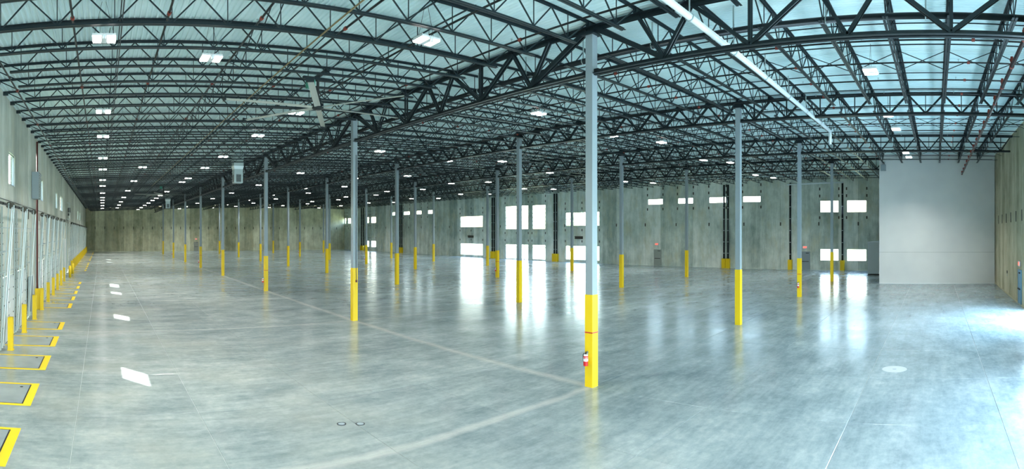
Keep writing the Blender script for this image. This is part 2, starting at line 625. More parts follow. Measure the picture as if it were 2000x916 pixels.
def window(n, axis, at, out, u0, u1, z0, z1, nv, nh, label):
    root = thing('window_%d' % n, label, 'window', kind='structure')
    f = MB()
    d0, d1 = at + out * 0.05, at + out * 0.13
    lo, hi = min(d0, d1), max(d0, d1)
    e = 0.05

    def bx(mb, a, b, c, d, l=lo, h=hi):
        if axis == 'y':
            mb.box(l, h, a, b, c, d)
        else:
            mb.box(a, b, l, h, c, d)
    bx(f, u0, u1, z0, z0 + e)
    bx(f, u0, u1, z1 - e, z1)
    bx(f, u0, u0 + e, z0 + e, z1 - e)
    bx(f, u1 - e, u1, z0 + e, z1 - e)
    link('frame', f.mesh('frame', M['frame']), root)
    um = [u0 + e + (u1 - u0 - 2 * e) * k / (nv + 1) for k in range(nv + 2)]
    zm = [z0 + e + (z1 - z0 - 2 * e) * k / (nh + 1) for k in range(nh + 2)]
    if nh == 1 and z0 < 0.2:
        zm[1] = 2.12
    for u in um[1:-1]:
        f = MB()
        bx(f, u - 0.025, u + 0.025, z0 + e, z1 - e)
        link('mullion', f.mesh('mullion', M['frame']), root)
    for z in zm[1:-1]:
        f = MB()
        bx(f, u0 + e, u1 - e, z - 0.035, z + 0.035)
        link('rail', f.mesh('rail', M['frame']), root)
    mid = (lo + hi) / 2
    for a, b in zip(um, um[1:]):
        for c, d in zip(zm, zm[1:]):
            f = MB()
            if axis == 'y':
                f.add([(mid, a, c), (mid, b, c), (mid, b, d), (mid, a, d)], [(0, 3, 2, 1) if out > 0 else (0, 1, 2, 3)])
            else:
                f.add([(a, mid, c), (b, mid, c), (b, mid, d), (a, mid, d)], [(0, 1, 2, 3)])
            link('pane', f.mesh('pane', M['glass']), root)
    return root


for k, w in enumerate(sorted(FWIN)):
    hgt = 'high clerestory' if w[2] > 8 else ('low' if w[2] < 2 else 'upper')
    wid = 'wide' if w[1] - w[0] > 5 else ('tall gridded' if w[5] > 3 else 'small')
    window(k + 1, 'y', XR, 1, *w, '%s %s bright window, %s of its wall from the office end' % (wid, hgt, ordinal(k)))
for k, (a, c) in enumerate(LWIN):
    window(len(FWIN) + 1 + k, 'y', XL, -1, a, c, 6.67, 8.07, 0, 0,
           'bright window high over the dock doors, %s from the camera' % ordinal(k))

# ------------------------------------------------------------------ roof deck
roof = thing('ceiling', 'pale teal corrugated steel roof deck over the joists', 'roof deck', kind='structure')
PITCH = 0.1524


def deck_mesh(x0, x1, L):
    pts = []
    x = x0
    while x < x1:
        for dx, dz in ((0, 0), (0.042, 0), (0.062, 0.040), (0.132, 0.040)):
            xx = min(x + dx, x1)
            pts.append((xx, deck(xx) + dz))
        x += PITCH
    pts.append((x1, deck(x1)))
    v, f = [], []
    for (px, pz) in pts:
        v += [(px, 0, pz), (px, L, pz)]
    for i in range(len(pts) - 1):
        f.append((2 * i, 2 * i + 1, 2 * i + 3, 2 * i + 2))
    me = bpy.data.meshes.new('deck_panel')
    me.from_pydata(v, [], f)
    me.materials.append(M['deck'])
    return me


for a, b in zip(BAYX, BAYX[1:]):
    for c, d in zip(BAYY, BAYY[1:]):
        link('deck_panel', deck_mesh(a, b, d - c), roof, (0, c, 0))
# weatherproof cover over the deck, follows the same slope
b = MB()
px = [XL - 0.3] + [p[0] for p in DECKP[1:-1]] + [XR + 0.3]
for a, c in zip(px, px[1:]):
    za, zc = deck(max(a, XL)) + 0.06, deck(min(c, XR)) + 0.06
    b.add([(a, YB - .3, za), (c, YB - .3, zc), (c, YE + .3, zc), (a, YE + .3, za), (a, YB - .3, za + .1), (c, YB - .3, zc + .1), (c, YE + .3, zc + .1), (a, YE + .3, za + .1)],
          [(0, 3, 2, 1), (4, 5, 6, 7), (0, 1, 5, 4), (1, 2, 6, 5), (2, 3, 7, 6), (3, 0, 4, 7)])
link('roof_cover', b.mesh('roof_cover', M['white']), roof)

# ------------------------------------------------------------------ columns
ROWN = ['dock-side', 'second', 'third', 'window-side']
s = 0.125
for i, X in enumerate(CX):
    zt = EYE + CTOP[i]
    shaft = MB().box(-s, s, -s, s, 0, zt).mesh('shaft', M['grey'])
    g = s + 0.014
    sl = MB().box(-g, g, -g, g, 0.0, 2.74)
    sleeve = sl.mesh('yellow_sleeve', M['yellow'])
    cp = MB().box(-0.20, 0.20, -0.24, 0.24, zt, zt + 0.03).box(-0.16, 0.16, -0.2, 0.2, zt + 0.03, deck(X) - 0.28)
    cap = cp.mesh('cap_plate', M['girder'])
    br = MB().box(-0.05, 0.05, -s - 0.16, s + 0.16, EYE + GBOT[i] - 0.02, EYE + GBOT[i] + 0.16).mesh('stabiliser_plate', M['girder'])
    stripe = MB().box(-g - .004, g + .004, -g - .004, g + .004, 1.60, 1.635).mesh('red_band', M['red'])
    for j, Y in enumerate(CY):
        if i == 3 and j == 0:
            pass
        ext = (i % 2 == 0 and j % 2 == 0)
        lb = 'grey steel column with yellow sleeve%s, %s along the %s row' % (' and red band' if ext else '', ordinal(j), ROWN[i])
        c = thing('column', lb, 'column', (X, Y, 0), group='columns of the %s row' % ROWN[i], kind='thing')
        link('shaft', shaft, c)
        link('yellow_sleeve', sleeve, c)
        link('cap_plate', cap, c)
        link('stabiliser_plate', br, c)
        if ext:
            link('red_band', stripe, c)
        if i == 0 and j == 1:
            cb = MB().box(0.03, 0.05, -g - .03, -g, 2.1, 8.6)
            link('conduit', cb.mesh('conduit', M['pipe']), c)
            link('outlet_box', MB().box(0.0, 0.08, -g - .06, -g, 2.0, 2.12).mesh('outlet_box', M['maroon']), c)


# fire extinguishers
def extinguisher(loc, rz, label):
    t = thing('fire_extinguisher', label, 'fire extinguisher', loc, rz, group='fire extinguishers on the columns')
    # hangs on the -X face: built at local (-0.1, 0)
    b = MB().cyl((0, 0, 0), (0, 0, 0.27), 0.072, 16).cyl((0, 0, 0.27), (0, 0, 0.33), 0.072, 16, 0.028)
    b.cyl((0, 0, -0.012), (0, 0, 0), 0.06, 16, 0.072)
    link('tank', b.mesh('tank', M['red'], False), t)
    link('white_tag', MB().cyl((0, 0, 0.13), (0, 0, 0.21), 0.0735, 16, caps=False).mesh('white_tag', M['white']), t)
    link('upper_wrap', MB().cyl((0, 0, 0.235), (0, 0, 0.335), 0.074, 16, 0.05, caps=False).mesh('upper_wrap', M['pvc']), t)
    v = MB().cyl((0, 0, 0.33), (0, 0, 0.37), 0.018, 8).bar((0, 0.02, 0.375), (0, -0.10, 0.40), 0.02, 0.012).bar((0, 0.02, 0.395), (0, -0.09, 0.435), 0.02, 0.012)
    link('valve_handle', v.mesh('valve_handle', M['black']), t)
    hs = MB()
    pts = [(0, 0.03, 0.355), (0, 0.075, 0.35), (0, 0.098, 0.30), (0, 0.098, 0.2), (0, 0.085, 0.10)]
    for p, q in zip(pts, pts[1:]):
        hs.cyl(p, q, 0.010, 6)
    link('hose', hs.mesh('hose', M['black']), t)
    link('hook', MB().box(0.055, 0.105, -0.015, 0.015, 0.25, 0.40).mesh('hook', M['galv']), t)
    return t


for i in (0, 2):
    for j in (0, 2, 4, 6):
        extinguisher((CX[i] - 0.24, CY[j] + 0.03, 0.66), 0,
                     'red fire extinguisher with white wrap on the %s column of the %s row' % (ordinal(j), ROWN[i]))

# ------------------------------------------------------------------ girders along the column rows
for i, X in enumerate(CX):
    zT = deck(X) - 0.14
    zB = EYE + GBOT[i]
    cache = {}
    for j, (c, d) in enumerate(zip(BAYY, BAYY[1:])):
        L = d - c
        n = 9 if L > 14 else 8
        key = (round(L, 2), j == 0, j == 8)
        if key not in cache:
            p = L / n
            tc = MB()
            for sx in (-1, 1):
                tc.box(sx * 0.09 - 0.065, sx * 0.09 + 0.065, 0.0, L, zT - 0.018, zT)
                tc.box(sx * 0.032 - 0.009, sx * 0.032 + 0.009, 0.0, L, zT - 0.13, zT)
            bc = MB()
            e0, e1 = (0.16, L - 0.16)
            for sx in (-1, 1):
                bc.box(sx * 0.09 - 0.065, sx * 0.09 + 0.065, e0, e1, zB, zB + 0.018)
                bc.box(sx * 0.032 - 0.009, sx * 0.032 + 0.009, e0, e1, zB, zB + 0.125)
            bars = []
            zu, zl = zT - 0.07, zB + 0.07

            def diag(y0, z0, y1, z1, w, nm='diagonal'):
                b = MB()
                for sx in (-1, 1):
                    b.bar((sx * 0.055, y0, z0), (sx * 0.055, y1, z1), w * 0.42, w)
                bars.append((nm, b.mesh(nm, M['girder'])))
            if i == 0 and n == 9:
                nodes = [1.5 * k + 1.5 for k in range(0, 5)]
                nodes = [1.5, 3, 4.5, 6, 7.5]
                diag(0.15, zu, 1.5 * p, zl, 0.14)
                diag(L - 0.15, zu, L - 1.5 * p, zl, 0.14)
                for q in nodes:
                    if abs(q - round(q)) < 0.01:
                        diag(q * p, zl, q * p, zu, 0.085, 'vertical')
                        diag(q * p, zl, (q - 1) * p, zu, 0.10)
                        diag(q * p, zl, (q + 1) * p, zu, 0.10)
                    else:
                        for sg in (-0.5, 0.5):
                            if 0.5 < q + sg < n - 0.5:
                                diag(q * p, zl, (q + sg) * p, zu, 0.09)
            else:
                w = 0.07 if i else 0.09
                for k in range(n):
                    ym = (k + 0.5) * p
                    y0 = 0.15 if k == 0 else k * p
                    y1 = L - 0.15 if k == n - 1 else (k + 1) * p
                    diag(ym, zl, y0, zu, w)
                    diag(ym, zl, y1, zu, w)
                    if L > 14:
                        diag(ym, zl, ym, zu, 0.035, 'vertical')
            cache[key] = [('top_chord', tc.mesh('top_chord', M['girder'])), ('bottom_chord', bc.mesh('bottom_chord', M['girder']))] + bars
        g = thing('joist_girder', 'black steel truss girder, %s span on the %s column row' % (ordinal(j), ROWN[i]), 'girder', (X, c, 0),
                  group='truss girders on the %s column row' % ROWN[i], kind='thing')
        for nm, me in cache[key]:
            link(nm, me, g)

# ------------------------------------------------------------------ bar joists across the aisles
AISLE = ['dock-side', 'second', 'third', 'fourth', 'window-side']
jy = []
for j, (c, d) in enumerate(zip(BAYY, BAYY[1:])):
    n = 9 if d - c > 14 else 8
    for k in range(n):
        jy.append(c + (d - c) * k / n)
DEP = 0.80


def joist_meshes(i):
    a, b = BAYX[i], BAYX[i + 1]
    L = b - a
    cw, chh = 0.062, 0.058

    def z(x):
        return deck(a + x)
    brk = [0] + [q[0] - a for q in DECKP if a < q[0] < b] + [L]
    tc = MB()
    for u, v in zip(brk, brk[1:]):
        for sy in (-1, 1):
            tc.bar((u, sy * 0.045, z(u) - 0.006), (v, sy * 0.045, z(v) - 0.006), cw, 0.010)
            tc.bar((u, sy * 0.018, z(u) - 0.034), (v, sy * 0.018, z(v) - 0.034), 0.010, 0.062)
    # bearing seats
    for u in (0.0, L):
        uu = min(max(u, 0.1), L - 0.1)
        tc.box(uu - 0.1, uu + 0.1, -0.06, 0.06, z(uu) - 0.145, z(uu) - 0.03)
    bc = MB()
    e0, e1 = 1.15, L - (0.75 if i < 4 else 1.15)
    if i > 0:
        e0 = 0.75
    bb = [e0] + [q[0] - a for q in DECKP if a + e0 < q[0] < a + e1] + [e1]
    for u, v in zip(bb, bb[1:]):
        for sy in (-1, 1):
            bc.bar((u, sy * 0.045, z(u) - DEP + 0.005), (v, sy * 0.045, z(v) - DEP + 0.005), cw, 0.010)
            bc.bar((u, sy * 0.018, z(u) - DEP + 0.034), (v, sy * 0.018, z(v) - DEP + 0.034), 0.010, 0.062)
    wb = MB()
    n = max(2, round((e1 - e0 - 0.7) / 1.36))
    s0 = e0 + 0.35
    p = (e1 - 0.35 - s0) / n
    nodes = [s0 + p * k for k in range(n + 1)]
    tops = [(u + v) / 2 for u, v in zip(nodes, nodes[1:])]
    tops = [0.18] + tops + [L - 0.18]
    for k, u in enumerate(nodes):
        zl = z(u) - DEP + 0.05
        for tt in (tops[k], tops[k + 1]):
            wb.bar((u, 0, zl), (tt, 0, z(tt) - 0.05), 0.032, 0.032)
        wb.bar((u, 0, zl), (u, 0, z(u) - 0.05), 0.022, 0.022)
    return [('top_chord', tc.mesh('top_chord', M['steel'])), ('bottom_chord', bc.mesh('bottom_chord', M['steel'])),
            ('web', wb.mesh('web', M['steel']))], (tc, bc, wb)


JM = [joist_meshes(i) for i in range(5)]
cand = []
for i in range(5):
    for y in jy[1:]:
        if i == 0 and y < 2:
            continue
        if i == 4 and y < 4:
            continue
        xm = (BAYX[i] + BAYX[i + 1]) / 2
        cand.append((math.hypot(xm, y), i, y))
cand.sort()
near = {(i, y) for _, i, y in cand[:296]}
stuff = MB()
for i in range(5):
    n = 0
    for y in jy[1:]:
        if not any(ci == i and cy == y for _, ci, cy in cand):
            n += 1
            continue
        if (i, y) in near:
            t = thing('bar_joist', 'dark steel bar joist over the %s aisle, %s from the back wall' % (AISLE[i], ordinal(n)), 'joist',
                      (BAYX[i], y, 0), group='bar joists over the %s aisle' % AISLE[i], kind='thing')
            for nm, me in JM[i][0]:
                link(nm, me, t)
        else:
            for q in JM[i][1]:
                stuff.add([(v[0] + BAYX[i], v[1] + y, v[2]) for v in q.v], q.f)
        n += 1
tag(link('bar_joist', stuff.mesh('bar_joist', M['steel'])), 'mass of distant dark steel bar joists toward the end wall', 'joists',
    kind='stuff')

# bridging between the joists
for i in range(5):
    a, b = BAYX[i], BAYX[i + 1]
    t = thing('joist_bridging', 'thin dark bridging rods tying the joists of the %s aisle' % AISLE[i], 'bridging', (0, 0, 0), kind='thing')
    fr = (0.5,) if i else (0.5,)
    rows = [YB + 0.02] + jy[1:] + [YE - 0.02]
    for j, (c, d) in enumerate(zip(BAYY, BAYY[1:])):
        if i == 4 and j == 0 or (i == 0 and j == 0):
            continue
        cb = MB()
        for q in range(len(rows) - 1):
            y0, y1 = rows[q], rows[q + 1]
            if y0 < c - 0.03 or y0 >= d - 0.03:
                continue
            x = (a + b) / 2
            zt = deck(x)
            cb.bar((x, y0, zt - 0.06), (x, y1, zt - DEP + 0.05), 0.024, 0.024)
            cb.bar((x, y0, zt - DEP + 0.05), (x, y1, zt - 0.06), 0.024, 0.024)
        for fx in (0.27, 0.73):
            x = a + (b - a) * fx
            ce, de = max(c, YB + 0.02), min(d, YE - 0.02)
            cb.bar((x, ce, deck(x) - DEP + 0.07), (x, de, deck(x) - DEP + 0.07), 0.03, 0.03)
            cb.bar((x, ce, deck(x) - 0.09), (x, de, deck(x) - 0.09), 0.03, 0.03)
        link('brace_run', cb.mesh('brace_run', M['steel']), t)

# ------------------------------------------------------------------ sprinkler pipes
lines = [-3.07, -0.72, 1.64, 4.0, 6.37, 8.72, 11.1] + [16.07 + 2.36 * k for k in range(20) if 16.07 + 2.36 * k < 62]
for k, x in enumerate(lines):
    y0 = YB + 0.3 if 11 < x < 47.5 else (6.5 if x > 47 else 9.0)
    z = deck(x) - 0.52
    if x < 1:
        z = deck(x) - 0.60
    t = thing('sprinkler_pipe', 'thin dark sprinkler pipe, %s line out from the dock wall' % ordinal(k), 'sprinkler pipe', (x, 0, 0),
              group='sprinkler branch pipes', kind='thing')
    link('tube', MB().cyl((0, y0, z), (0, YE - 0.4, z), 0.030, 8).mesh('tube', M['pipe']), t)
    hd = MB()
    cp = MB()
    y = y0 + 1.2
    while y < 70:
        hd.cyl((0, y, z), (0, y, z + 0.10), 0.012, 6)
        hd.cyl((0, y, z + 0.10), (0, y, z + 0.11), 0.035, 8)
        y += 3.05
    y = y0 + 3.9
    while y < 62:
        cp.cyl((0, y - 0.05, z), (0, y + 0.05, z), 0.052, 8)
        y += 6.1
    link('sprinkler_heads', hd.mesh('sprinkler_heads', M['galv']), t)['kind'] = 'stuff'
    link('couplings', cp.mesh('couplings', M['rust']), t)['kind'] = 'stuff'
# big black main
zm = EYE + 5.56
t = thing('sprinkler_main', 'thick black pipe running beside the dock-side girder line', 'pipe', (13.62, 0, 0), kind='thing')
link('tube', MB().cyl((0, YB + .3, zm), (0, YE - .5, zm), 0.088, 14).mesh('tube', M['pipe'], True), t)
y = YB + 3.0
hm = MB().box(-0.012, 0.012, -0.02, 0.02, 0.02, deck(13.62) - zm - 0.01)
for q in range(10):
    tt = 2 * pi * q / 10
    t2 = 2 * pi * (q + 1) / 10
    hm.bar((cos(tt) * .105, 0, sin(tt) * .105), (cos(t2) * .105, 0, sin(t2) * .105), 0.03, 0.01)
hme = hm.mesh('hanger', M['galv'])
while y < 80:
    link('hanger', hme, t, (0, y, zm))
    y += 2.6
# cross main with orange fittings by the back wall
zc = EYE + 5.13
darkm = mat('dark_brown_pipe', (0.035, 0.022, 0.02), 0.45)
t = thing('cross_main', 'dark pipe with orange fittings crossing the aisles beside the buff wall', 'pipe', (0, -2.36, 0), kind='thing')
link('tube', MB().cyl((10.5, 0, zc), (46.95, 0, zc), 0.062, 12).mesh('tube', darkm, True), t)
x = 13.9
fm = MB().cyl((-0.05, 0, 0), (0.05, 0, 0), 0.078, 10).cyl((0, 0, 0), (0, 0, 0.30), 0.045, 8).cyl((0, 0, 0.16), (0, 0, 0.24), 0.065, 8).mesh('fitting', M['rust'])
while x < 47:
    link('fitting', fm, t, (x, 0, zc))
    x += 2.36

# white drain pipe
zd = EYE + 5.18
t = thing('drain_pipe', 'long white drain pipe crossing under the roof beyond the front column', 'pipe', (0, 5.75, 0), kind='thing')
link('tube', MB().cyl((9.5, 0, zd), (28.6, 0, zd + 0.37), 0.085, 16).mesh('tube', M['pvc'], True), t)
link('drop', MB().cyl((28.6, 0, zd + 0.40), (28.6, 0, zd - 0.35), 0.085, 12).mesh('drop', M['pvc'], True), t)
hm = MB().box(-0.012, 0.012, -0.015, 0.015, 0.1, 0.80)
for q in range(10):
    tt = 2 * pi * q / 10
    t2 = 2 * pi * (q + 1) / 10
    hm.bar((0, cos(tt) * .112, sin(tt) * .112), (0, cos(t2) * .112, sin(t2) * .112), 0.03, 0.01)
hme = hm.mesh('hanger', M['galv'])
x = 11.5
while x < 28:
    link('hanger', hme, t, (x, 0, zd + 0.37 * (x - 9.5) / 19.1))
    x += 2.9
t = thing('wall_pipe', 'long white pipe lying along the top of the window wall', 'pipe', (XR - 0.6, 0, 0), kind='thing')
link('tube', MB().cyl((0, 10.9, EYE + 5.93), (0, 17.9, EYE + 5.80), 0.09, 10).mesh('tube', M['pvc'], True), t)
link('bracket', MB().box(-0.03, 0.6, 14.0, 14.06, EYE + 5.68, EYE + 5.76).mesh('bracket', M['galv']), t)
link('drop_stub', MB().box(-0.03, 0.03, 14.0, 14.06, EYE + 5.45, EYE + 5.68).mesh('drop_stub', M['galv']), t)
# brown conduit in the dock aisle
t = thing('conduit', 'thin brown conduit clipped under the joists of the dock-side aisle', 'conduit', (5.62, 0, 0), kind='thing')
link('tube', MB().cyl((0, 9.0, EYE + 5.20), (0, 60, EYE + 5.20), 0.022, 6).mesh('tube', mat('tan_conduit', (0.22, 0.16, 0.07), 0.5)), t)

# ------------------------------------------------------------------ lamps
LX = {
    0.05: [5.6, 13.4, 21.5, 27.1, 35.0, 41.3, 49.7, 56.0, 66.3, 75.1, 81.2, 88.3, 97.6, 109.2],
    3.1: [14.9, 40.6, 51.7, 63.9, 76.1, 87.1, 97.7, 109.1],
    8.2: [2.1, 11.7, 21.4, 27.1, 35.3, 41.8, 50.1, 54.0, 66.9, 74.4, 80.1, 86.0, 93.6, 101.8, 111.3, 121.0],
    17.9: [2.2, 16.6, 31.0, 45.6, 58.9, 71.9, 84.7, 98.7, 112.0, 122.0],
    25.65: [2.3, 17.9, 33.6, 49.7, 63.9, 77.1, 90.8, 107.2, 121.5],
    29.6: [2.2, 16.8, 31.5, 45.6, 60.2, 72.3, 87.1, 101.0, 115.0],
    39.6: [2.2, 18.5, 35.2, 51.2, 66.5, 80.0, 94.7, 111.7, 121.5],
    42.0: [2.1, 17.1, 32.0, 47.1, 60.8, 74.0, 88.0, 103.0],
    52.2: [18.4, 34.6, 51.1, 65.1, 79.1, 95.1, 108.0, 120.5],
    55.2: [17.4, 32.5, 48.4, 61.8, 75.1, 90.0, 106.7],
}
hb = MB().box(-0.30, 0.30, -0.24, 0.24, 0.035, 0.085).box(-0.07, 0.07, -0.24, 0.24, 0.0, 0.035)
for q in range(7):
    hb.box(-0.27 + q * 0.09 - 0.006, -0.27 + q * 0.09 + 0.006, -0.22, 0.22, 0.085, 0.12)
hbm = hb.mesh('housing', M['housing'])
lens1 = MB().box(-0.285, -0.085, -0.225, 0.225, 0.0, 0.034).mesh('lens', M['lens'])
lens2 = MB().box(0.085, 0.285, -0.225, 0.225, 0.0, 0.034).mesh('lens', M['lens'])
sens = MB().cyl((0, -0.25, -0.06), (0, -0.25, 0.05), 0.045, 10, 0.03).mesh('sensor', M['pvc'])
hang = MB()
for sx in (-1, 1):
    hang.bar((sx * 0.26, 0, 0.09), (sx * 0.05, 0, 0.97), 0.008, 0.008)
hang.cyl((0.1, 0.05, 0.08), (0.16, 0.1, 0.35), 0.008, 5)
hangm = hang.mesh('hanger', M['black'])
lampd = bpy.data.lights.new('lamp_glow', 'AREA')
lampd.shape = 'RECTANGLE'
lampd.size, lampd.size_y = 0.57, 0.45
lampd.energy = 142
lampd.spread = radians(120)
lampd.color = (1.0, 0.97, 0.91)
for k, (x, yy) in enumerate(sorted(LX.items())):
    for n, y in enumerate(yy):
        z = deck(x) - 0.98
        t = thing('high_bay_light', 'glowing white high bay light, %s of line %s out from the docks' % (ordinal(n), ['one', 'two', 'three', 'four', 'five', 'six', 'seven', 'eight', 'nine', 'ten'][k]),
                  'ceiling light', (x, y, z), 0.0 if x < 15 else pi / 2 * 0, group='high bay lights', kind='thing')
        link('housing', hbm, t)
        link('lens', lens1, t)
        link('lens', lens2, t)
        link('sensor', sens, t)
        link('hanger', hangm, t)
        lo = bpy.data.objects.new('lamp_glow', lampd)
        COL.objects.link(lo)
        lo.location = (x, y, z - 0.08)


# ------------------------------------------------------------------ big ceiling fans
def fan(x, y, label):
    z = EYE + 4.35
    top = deck(x) - 0.80
    t = thing('ceiling_fan', label, 'ceiling fan', (x, y, z), kind='thing')
    link('down_tube', MB().cyl((0, 0, 0.1), (0, 0, top - z + 0.05), 0.05, 10).mesh('down_tube', M['black']), t)
    link('motor', MB().cyl((0, 0, -0.06), (0, 0, 0.10), 0.20, 18).cyl((0, 0, 0.10), (0, 0, 0.30), 0.13, 14).cyl((0, 0, -0.10), (0, 0, -0.06), 0.10, 14, 0.2).mesh('motor', M['girder']), t)
    link('mounting_bracket', MB().box(-0.55, 0.55, -0.06, 0.06, top - z, top - z + 0.10).box(-0.06, 0.06, -0.85, 0.85, top - z + 0.1, top - z + 0.18).mesh('mounting_bracket', M['girder']), t)
    link('control_box', MB().box(-0.42, -0.14, -0.10, 0.10, top - z - 0.30, top - z - 0.02).mesh('control_box', mat('green_box', (0.05, 0.30, 0.22), 0.5)), t)
    bm = MB()
    # tapered airfoil blade, slightly pitched
    R = 3.36
    prof = [(-0.11, 0.0), (-0.04, 0.024), (0.05, 0.018), (0.11, -0.012), (0.03, 0.002), (-0.05, -0.004)]
    vs = []
    for r_, sc_ in ((0.22, 1.0), (1.7, 0.95), (R, 0.85)):
        for (c_, h_) in prof:
            cc, hh = c_ * sc_, h_ * sc_
            vs.append((r_, cc * cos(0.18) - hh * sin(0.18), cc * sin(0.18) + hh * cos(0.18) - 0.02 - 0.0 * r_))
    n = len(prof)
    fs = [tuple(range(n))[::-1], tuple(range(2 * n, 3 * n))]
    for a_ in (0, n):
        fs += [(a_ + q, a_ + (q + 1) % n, a_ + n + (q + 1) % n, a_ + n + q) for q in range(n)]
    bm.add(vs, fs)
    wl = MB().box(R - 0.02, R + 0.03, -0.12, 0.12, -0.08, 0.05)
    me, wm = bm.mesh('blade', mat('fan_blade_metal', (0.42, 0.44, 0.39), 0.45)), wl.mesh('winglet', M['girder'])
    for q in range(6):
        o = link('blade', me, t, rz=radians(3 + 60 * q))
        link('winglet', wm, o)
    return t


fan(7.3, 16.95, 'huge six-blade ceiling fan hanging over the dock-side aisle before the second column')
fan(7.04, 60.6, 'distant six-blade ceiling fan hanging far down the dock-side aisle')


# ------------------------------------------------------------------ galvanised air units
def airunit(x, y, label):
    t = thing('air_unit', label, 'air unit', (x, y, 0), kind='thing')
    zt = deck(x)
    z0 = EYE + 3.9
    link('upper_duct', MB().box(-0.40, 0.40, -0.40, 0.40, z0 + 1.35, zt - 0.01).mesh('upper_duct', M['galv']), t)
    b = MB()
    b.add([(-.35, -.35, z0 + 1.1), (.35, -.35, z0 + 1.1), (.35, .35, z0 + 1.1), (-.35, .35, z0 + 1.1),
           (-.42, -.42, z0 + 1.35), (.42, -.42, z0 + 1.35), (.42, .42, z0 + 1.35), (-.42, .42, z0 + 1.35)],
          [(0, 3, 2, 1), (4, 5, 6, 7), (0, 1, 5, 4), (1, 2, 6, 5), (2, 3, 7, 6), (3, 0, 4, 7)])
    link('transition', b.mesh('transition', M['galvw']), t)
    link('lower_duct', MB().box(-0.35, 0.35, -0.35, 0.35, z0, z0 + 1.1).mesh('lower_duct', M['galv']), t)
    for (ax, sg) in (('y', -1), ('x', -1)):
        g = MB()
        v = MB()
        if ax == 'y':
            g.box(-0.2, 0.2, -0.355, -0.351, z0 + 0.08, z0 + 0.68)
            for q in range(9):
                v.box(-0.2, 0.2, -0.372, -0.352, z0 + 0.09 + q * 0.068, z0 + 0.105 + q * 0.068)
        else:
            g.box(-0.355, -0.351, -0.2, 0.2, z0 + 0.08, z0 + 0.68)
            for q in range(9):
                v.box(-0.372, -0.352, -0.2, 0.2, z0 + 0.09 + q * 0.068, z0 + 0.105 + q * 0.068)
        o = link('grille', g.mesh('grille', M['black']), t)
        link('vanes', v.mesh('vanes', M['galv']), o)
    return t


airunit(10.7, 41.0, 'square galvanised air duct with grille hanging before the fourth column')
airunit(10.7, 86.0, 'small distant galvanised air duct with grille hanging beyond the second fan')

# ------------------------------------------------------------------ dock doors
SEC = 5
hs = DOORH / SEC
secm = []
for q in range(SEC):
    b = MB().box(-0.02, 0.03, -DW - 0.04, DW + 0.04, q * hs + 0.006, (q + 1) * hs - 0.006)
    for yy in (-1.1, 0.0, 1.1):
        b.box(0.03, 0.045, yy - 0.03, yy + 0.03, (q + 1) * hs - 0.07, (q + 1) * hs - 0.01, 1)
    secm.append(b.mesh('door_section', [M['doorp'], M['black']]))
ZT = 5.72


def track(y, side):
    b = MB()
    x0, x1 = 0.10, 0.42
    b.bar((x0, y, 0.05), (x1, y, ZT), 0.05, 0.045, up=(1, 0, 0))
    b.bar((x0 - 0.02, y + side * 0.03, 0.05), (x1 - 0.02, y + side * 0.03, ZT), 0.03, 0.012, up=(1, 0, 0))
    return b


tr = [track(-DW - 0.10, -1).mesh('track', M['galv']), track(DW + 0.10, 1).mesh('track', M['galv'])]


def rail_pipe(y):
    return MB().cyl((0.14, y, 0.1), (0.52, y, ZT - 0.05), 0.022, 8).mesh('lift_tube', M['galvw'])


lp = [rail_pipe(-DW - 0.27), rail_pipe(DW + 0.27)]
jm = []
for sg in (-1, 1):
    b = MB().box(0.0, 0.05, sg * (DW + 0.19) - 0.035, sg * (DW + 0.19) + 0.035, 0, ZT - 0.1)
    for q in range(12):
        b.cyl((0.05, sg * (DW + 0.19), 0.35 + q * 0.42), (0.065, sg * (DW + 0.19), 0.35 + q * 0.42), 0.024, 6, mi=1)
    jm.append(b.mesh('jamb_angle', [M['galv'], M['black']]))
shaft = MB().cyl((0.42, -DW - 0.45, ZT - 0.08), (0.42, DW + 0.45, ZT - 0.08), 0.018, 8).mesh('spring_shaft', M['galv'])
spr = MB().cyl((0.42, -0.85, ZT - 0.08), (0.42, -0.05, ZT - 0.08), 0.055, 12).cyl((0.42, 0.1, ZT - 0.08), (0.42, 0.9, ZT - 0.08), 0.055, 12).mesh('torsion_spring', M['pipe'])
drm = [MB().cyl((0.42, sg * (DW + 0.14), ZT - 0.08), (0.42, sg * (DW + 0.26), ZT - 0.08), 0.13, 14).mesh('cable_drum', M['darkbox']) for sg in (-1, 1)]
brc = MB()
for z in (3.05, 3.84, 4.77):
    for sg in (-1, 1):
        xx = 0.10 + 0.32 * z / ZT
        brc.bar((0, sg * (DW + 0.10), z), (xx, sg * (DW + 0.10), z), 0.03, 0.03)
    brc.bar((0.10 + 0.32 * z / ZT, -DW - 0.1, z), (0.10 + 0.32 * z / ZT, DW + 0.1, z), 0.018, 0.03)
brm = brc.mesh('cross_brace', M['galv'])
seal = MB().box(-0.02, 0.035, -DW - 0.04, DW + 0.04, -0.0, 0.03).mesh('bottom_seal', M['black'])
pit = []
pit.append(('deck_plate', MB().box(0.06, 1.85, -0.86, 0.86, 0.004, 0.016).mesh('deck_plate', M['plate'])))
pit.append(('pit_gap', MB().box(0.03, 1.91, -0.90, 0.90, 0.001, 0.006).mesh('pit_gap', M['black'])))
for nm, bx in (('yellow_edge', (1.89, 2.11, -PW, PW)), ('yellow_edge', (0.0, 1.89, -PW, -0.905)), ('yellow_edge', (0.0, 1.89, 0.905, PW))):
    pit.append((nm, MB().box(*bx, 0.0, 0.012).mesh(nm, M['yellow'])))
pit.append(('lift_ring', MB().cyl((1.62, 0.62, 0.016), (1.62, 0.62, 0.020), 0.05, 10).mesh('lift_ring', M['black'])))
lam = M['housing']
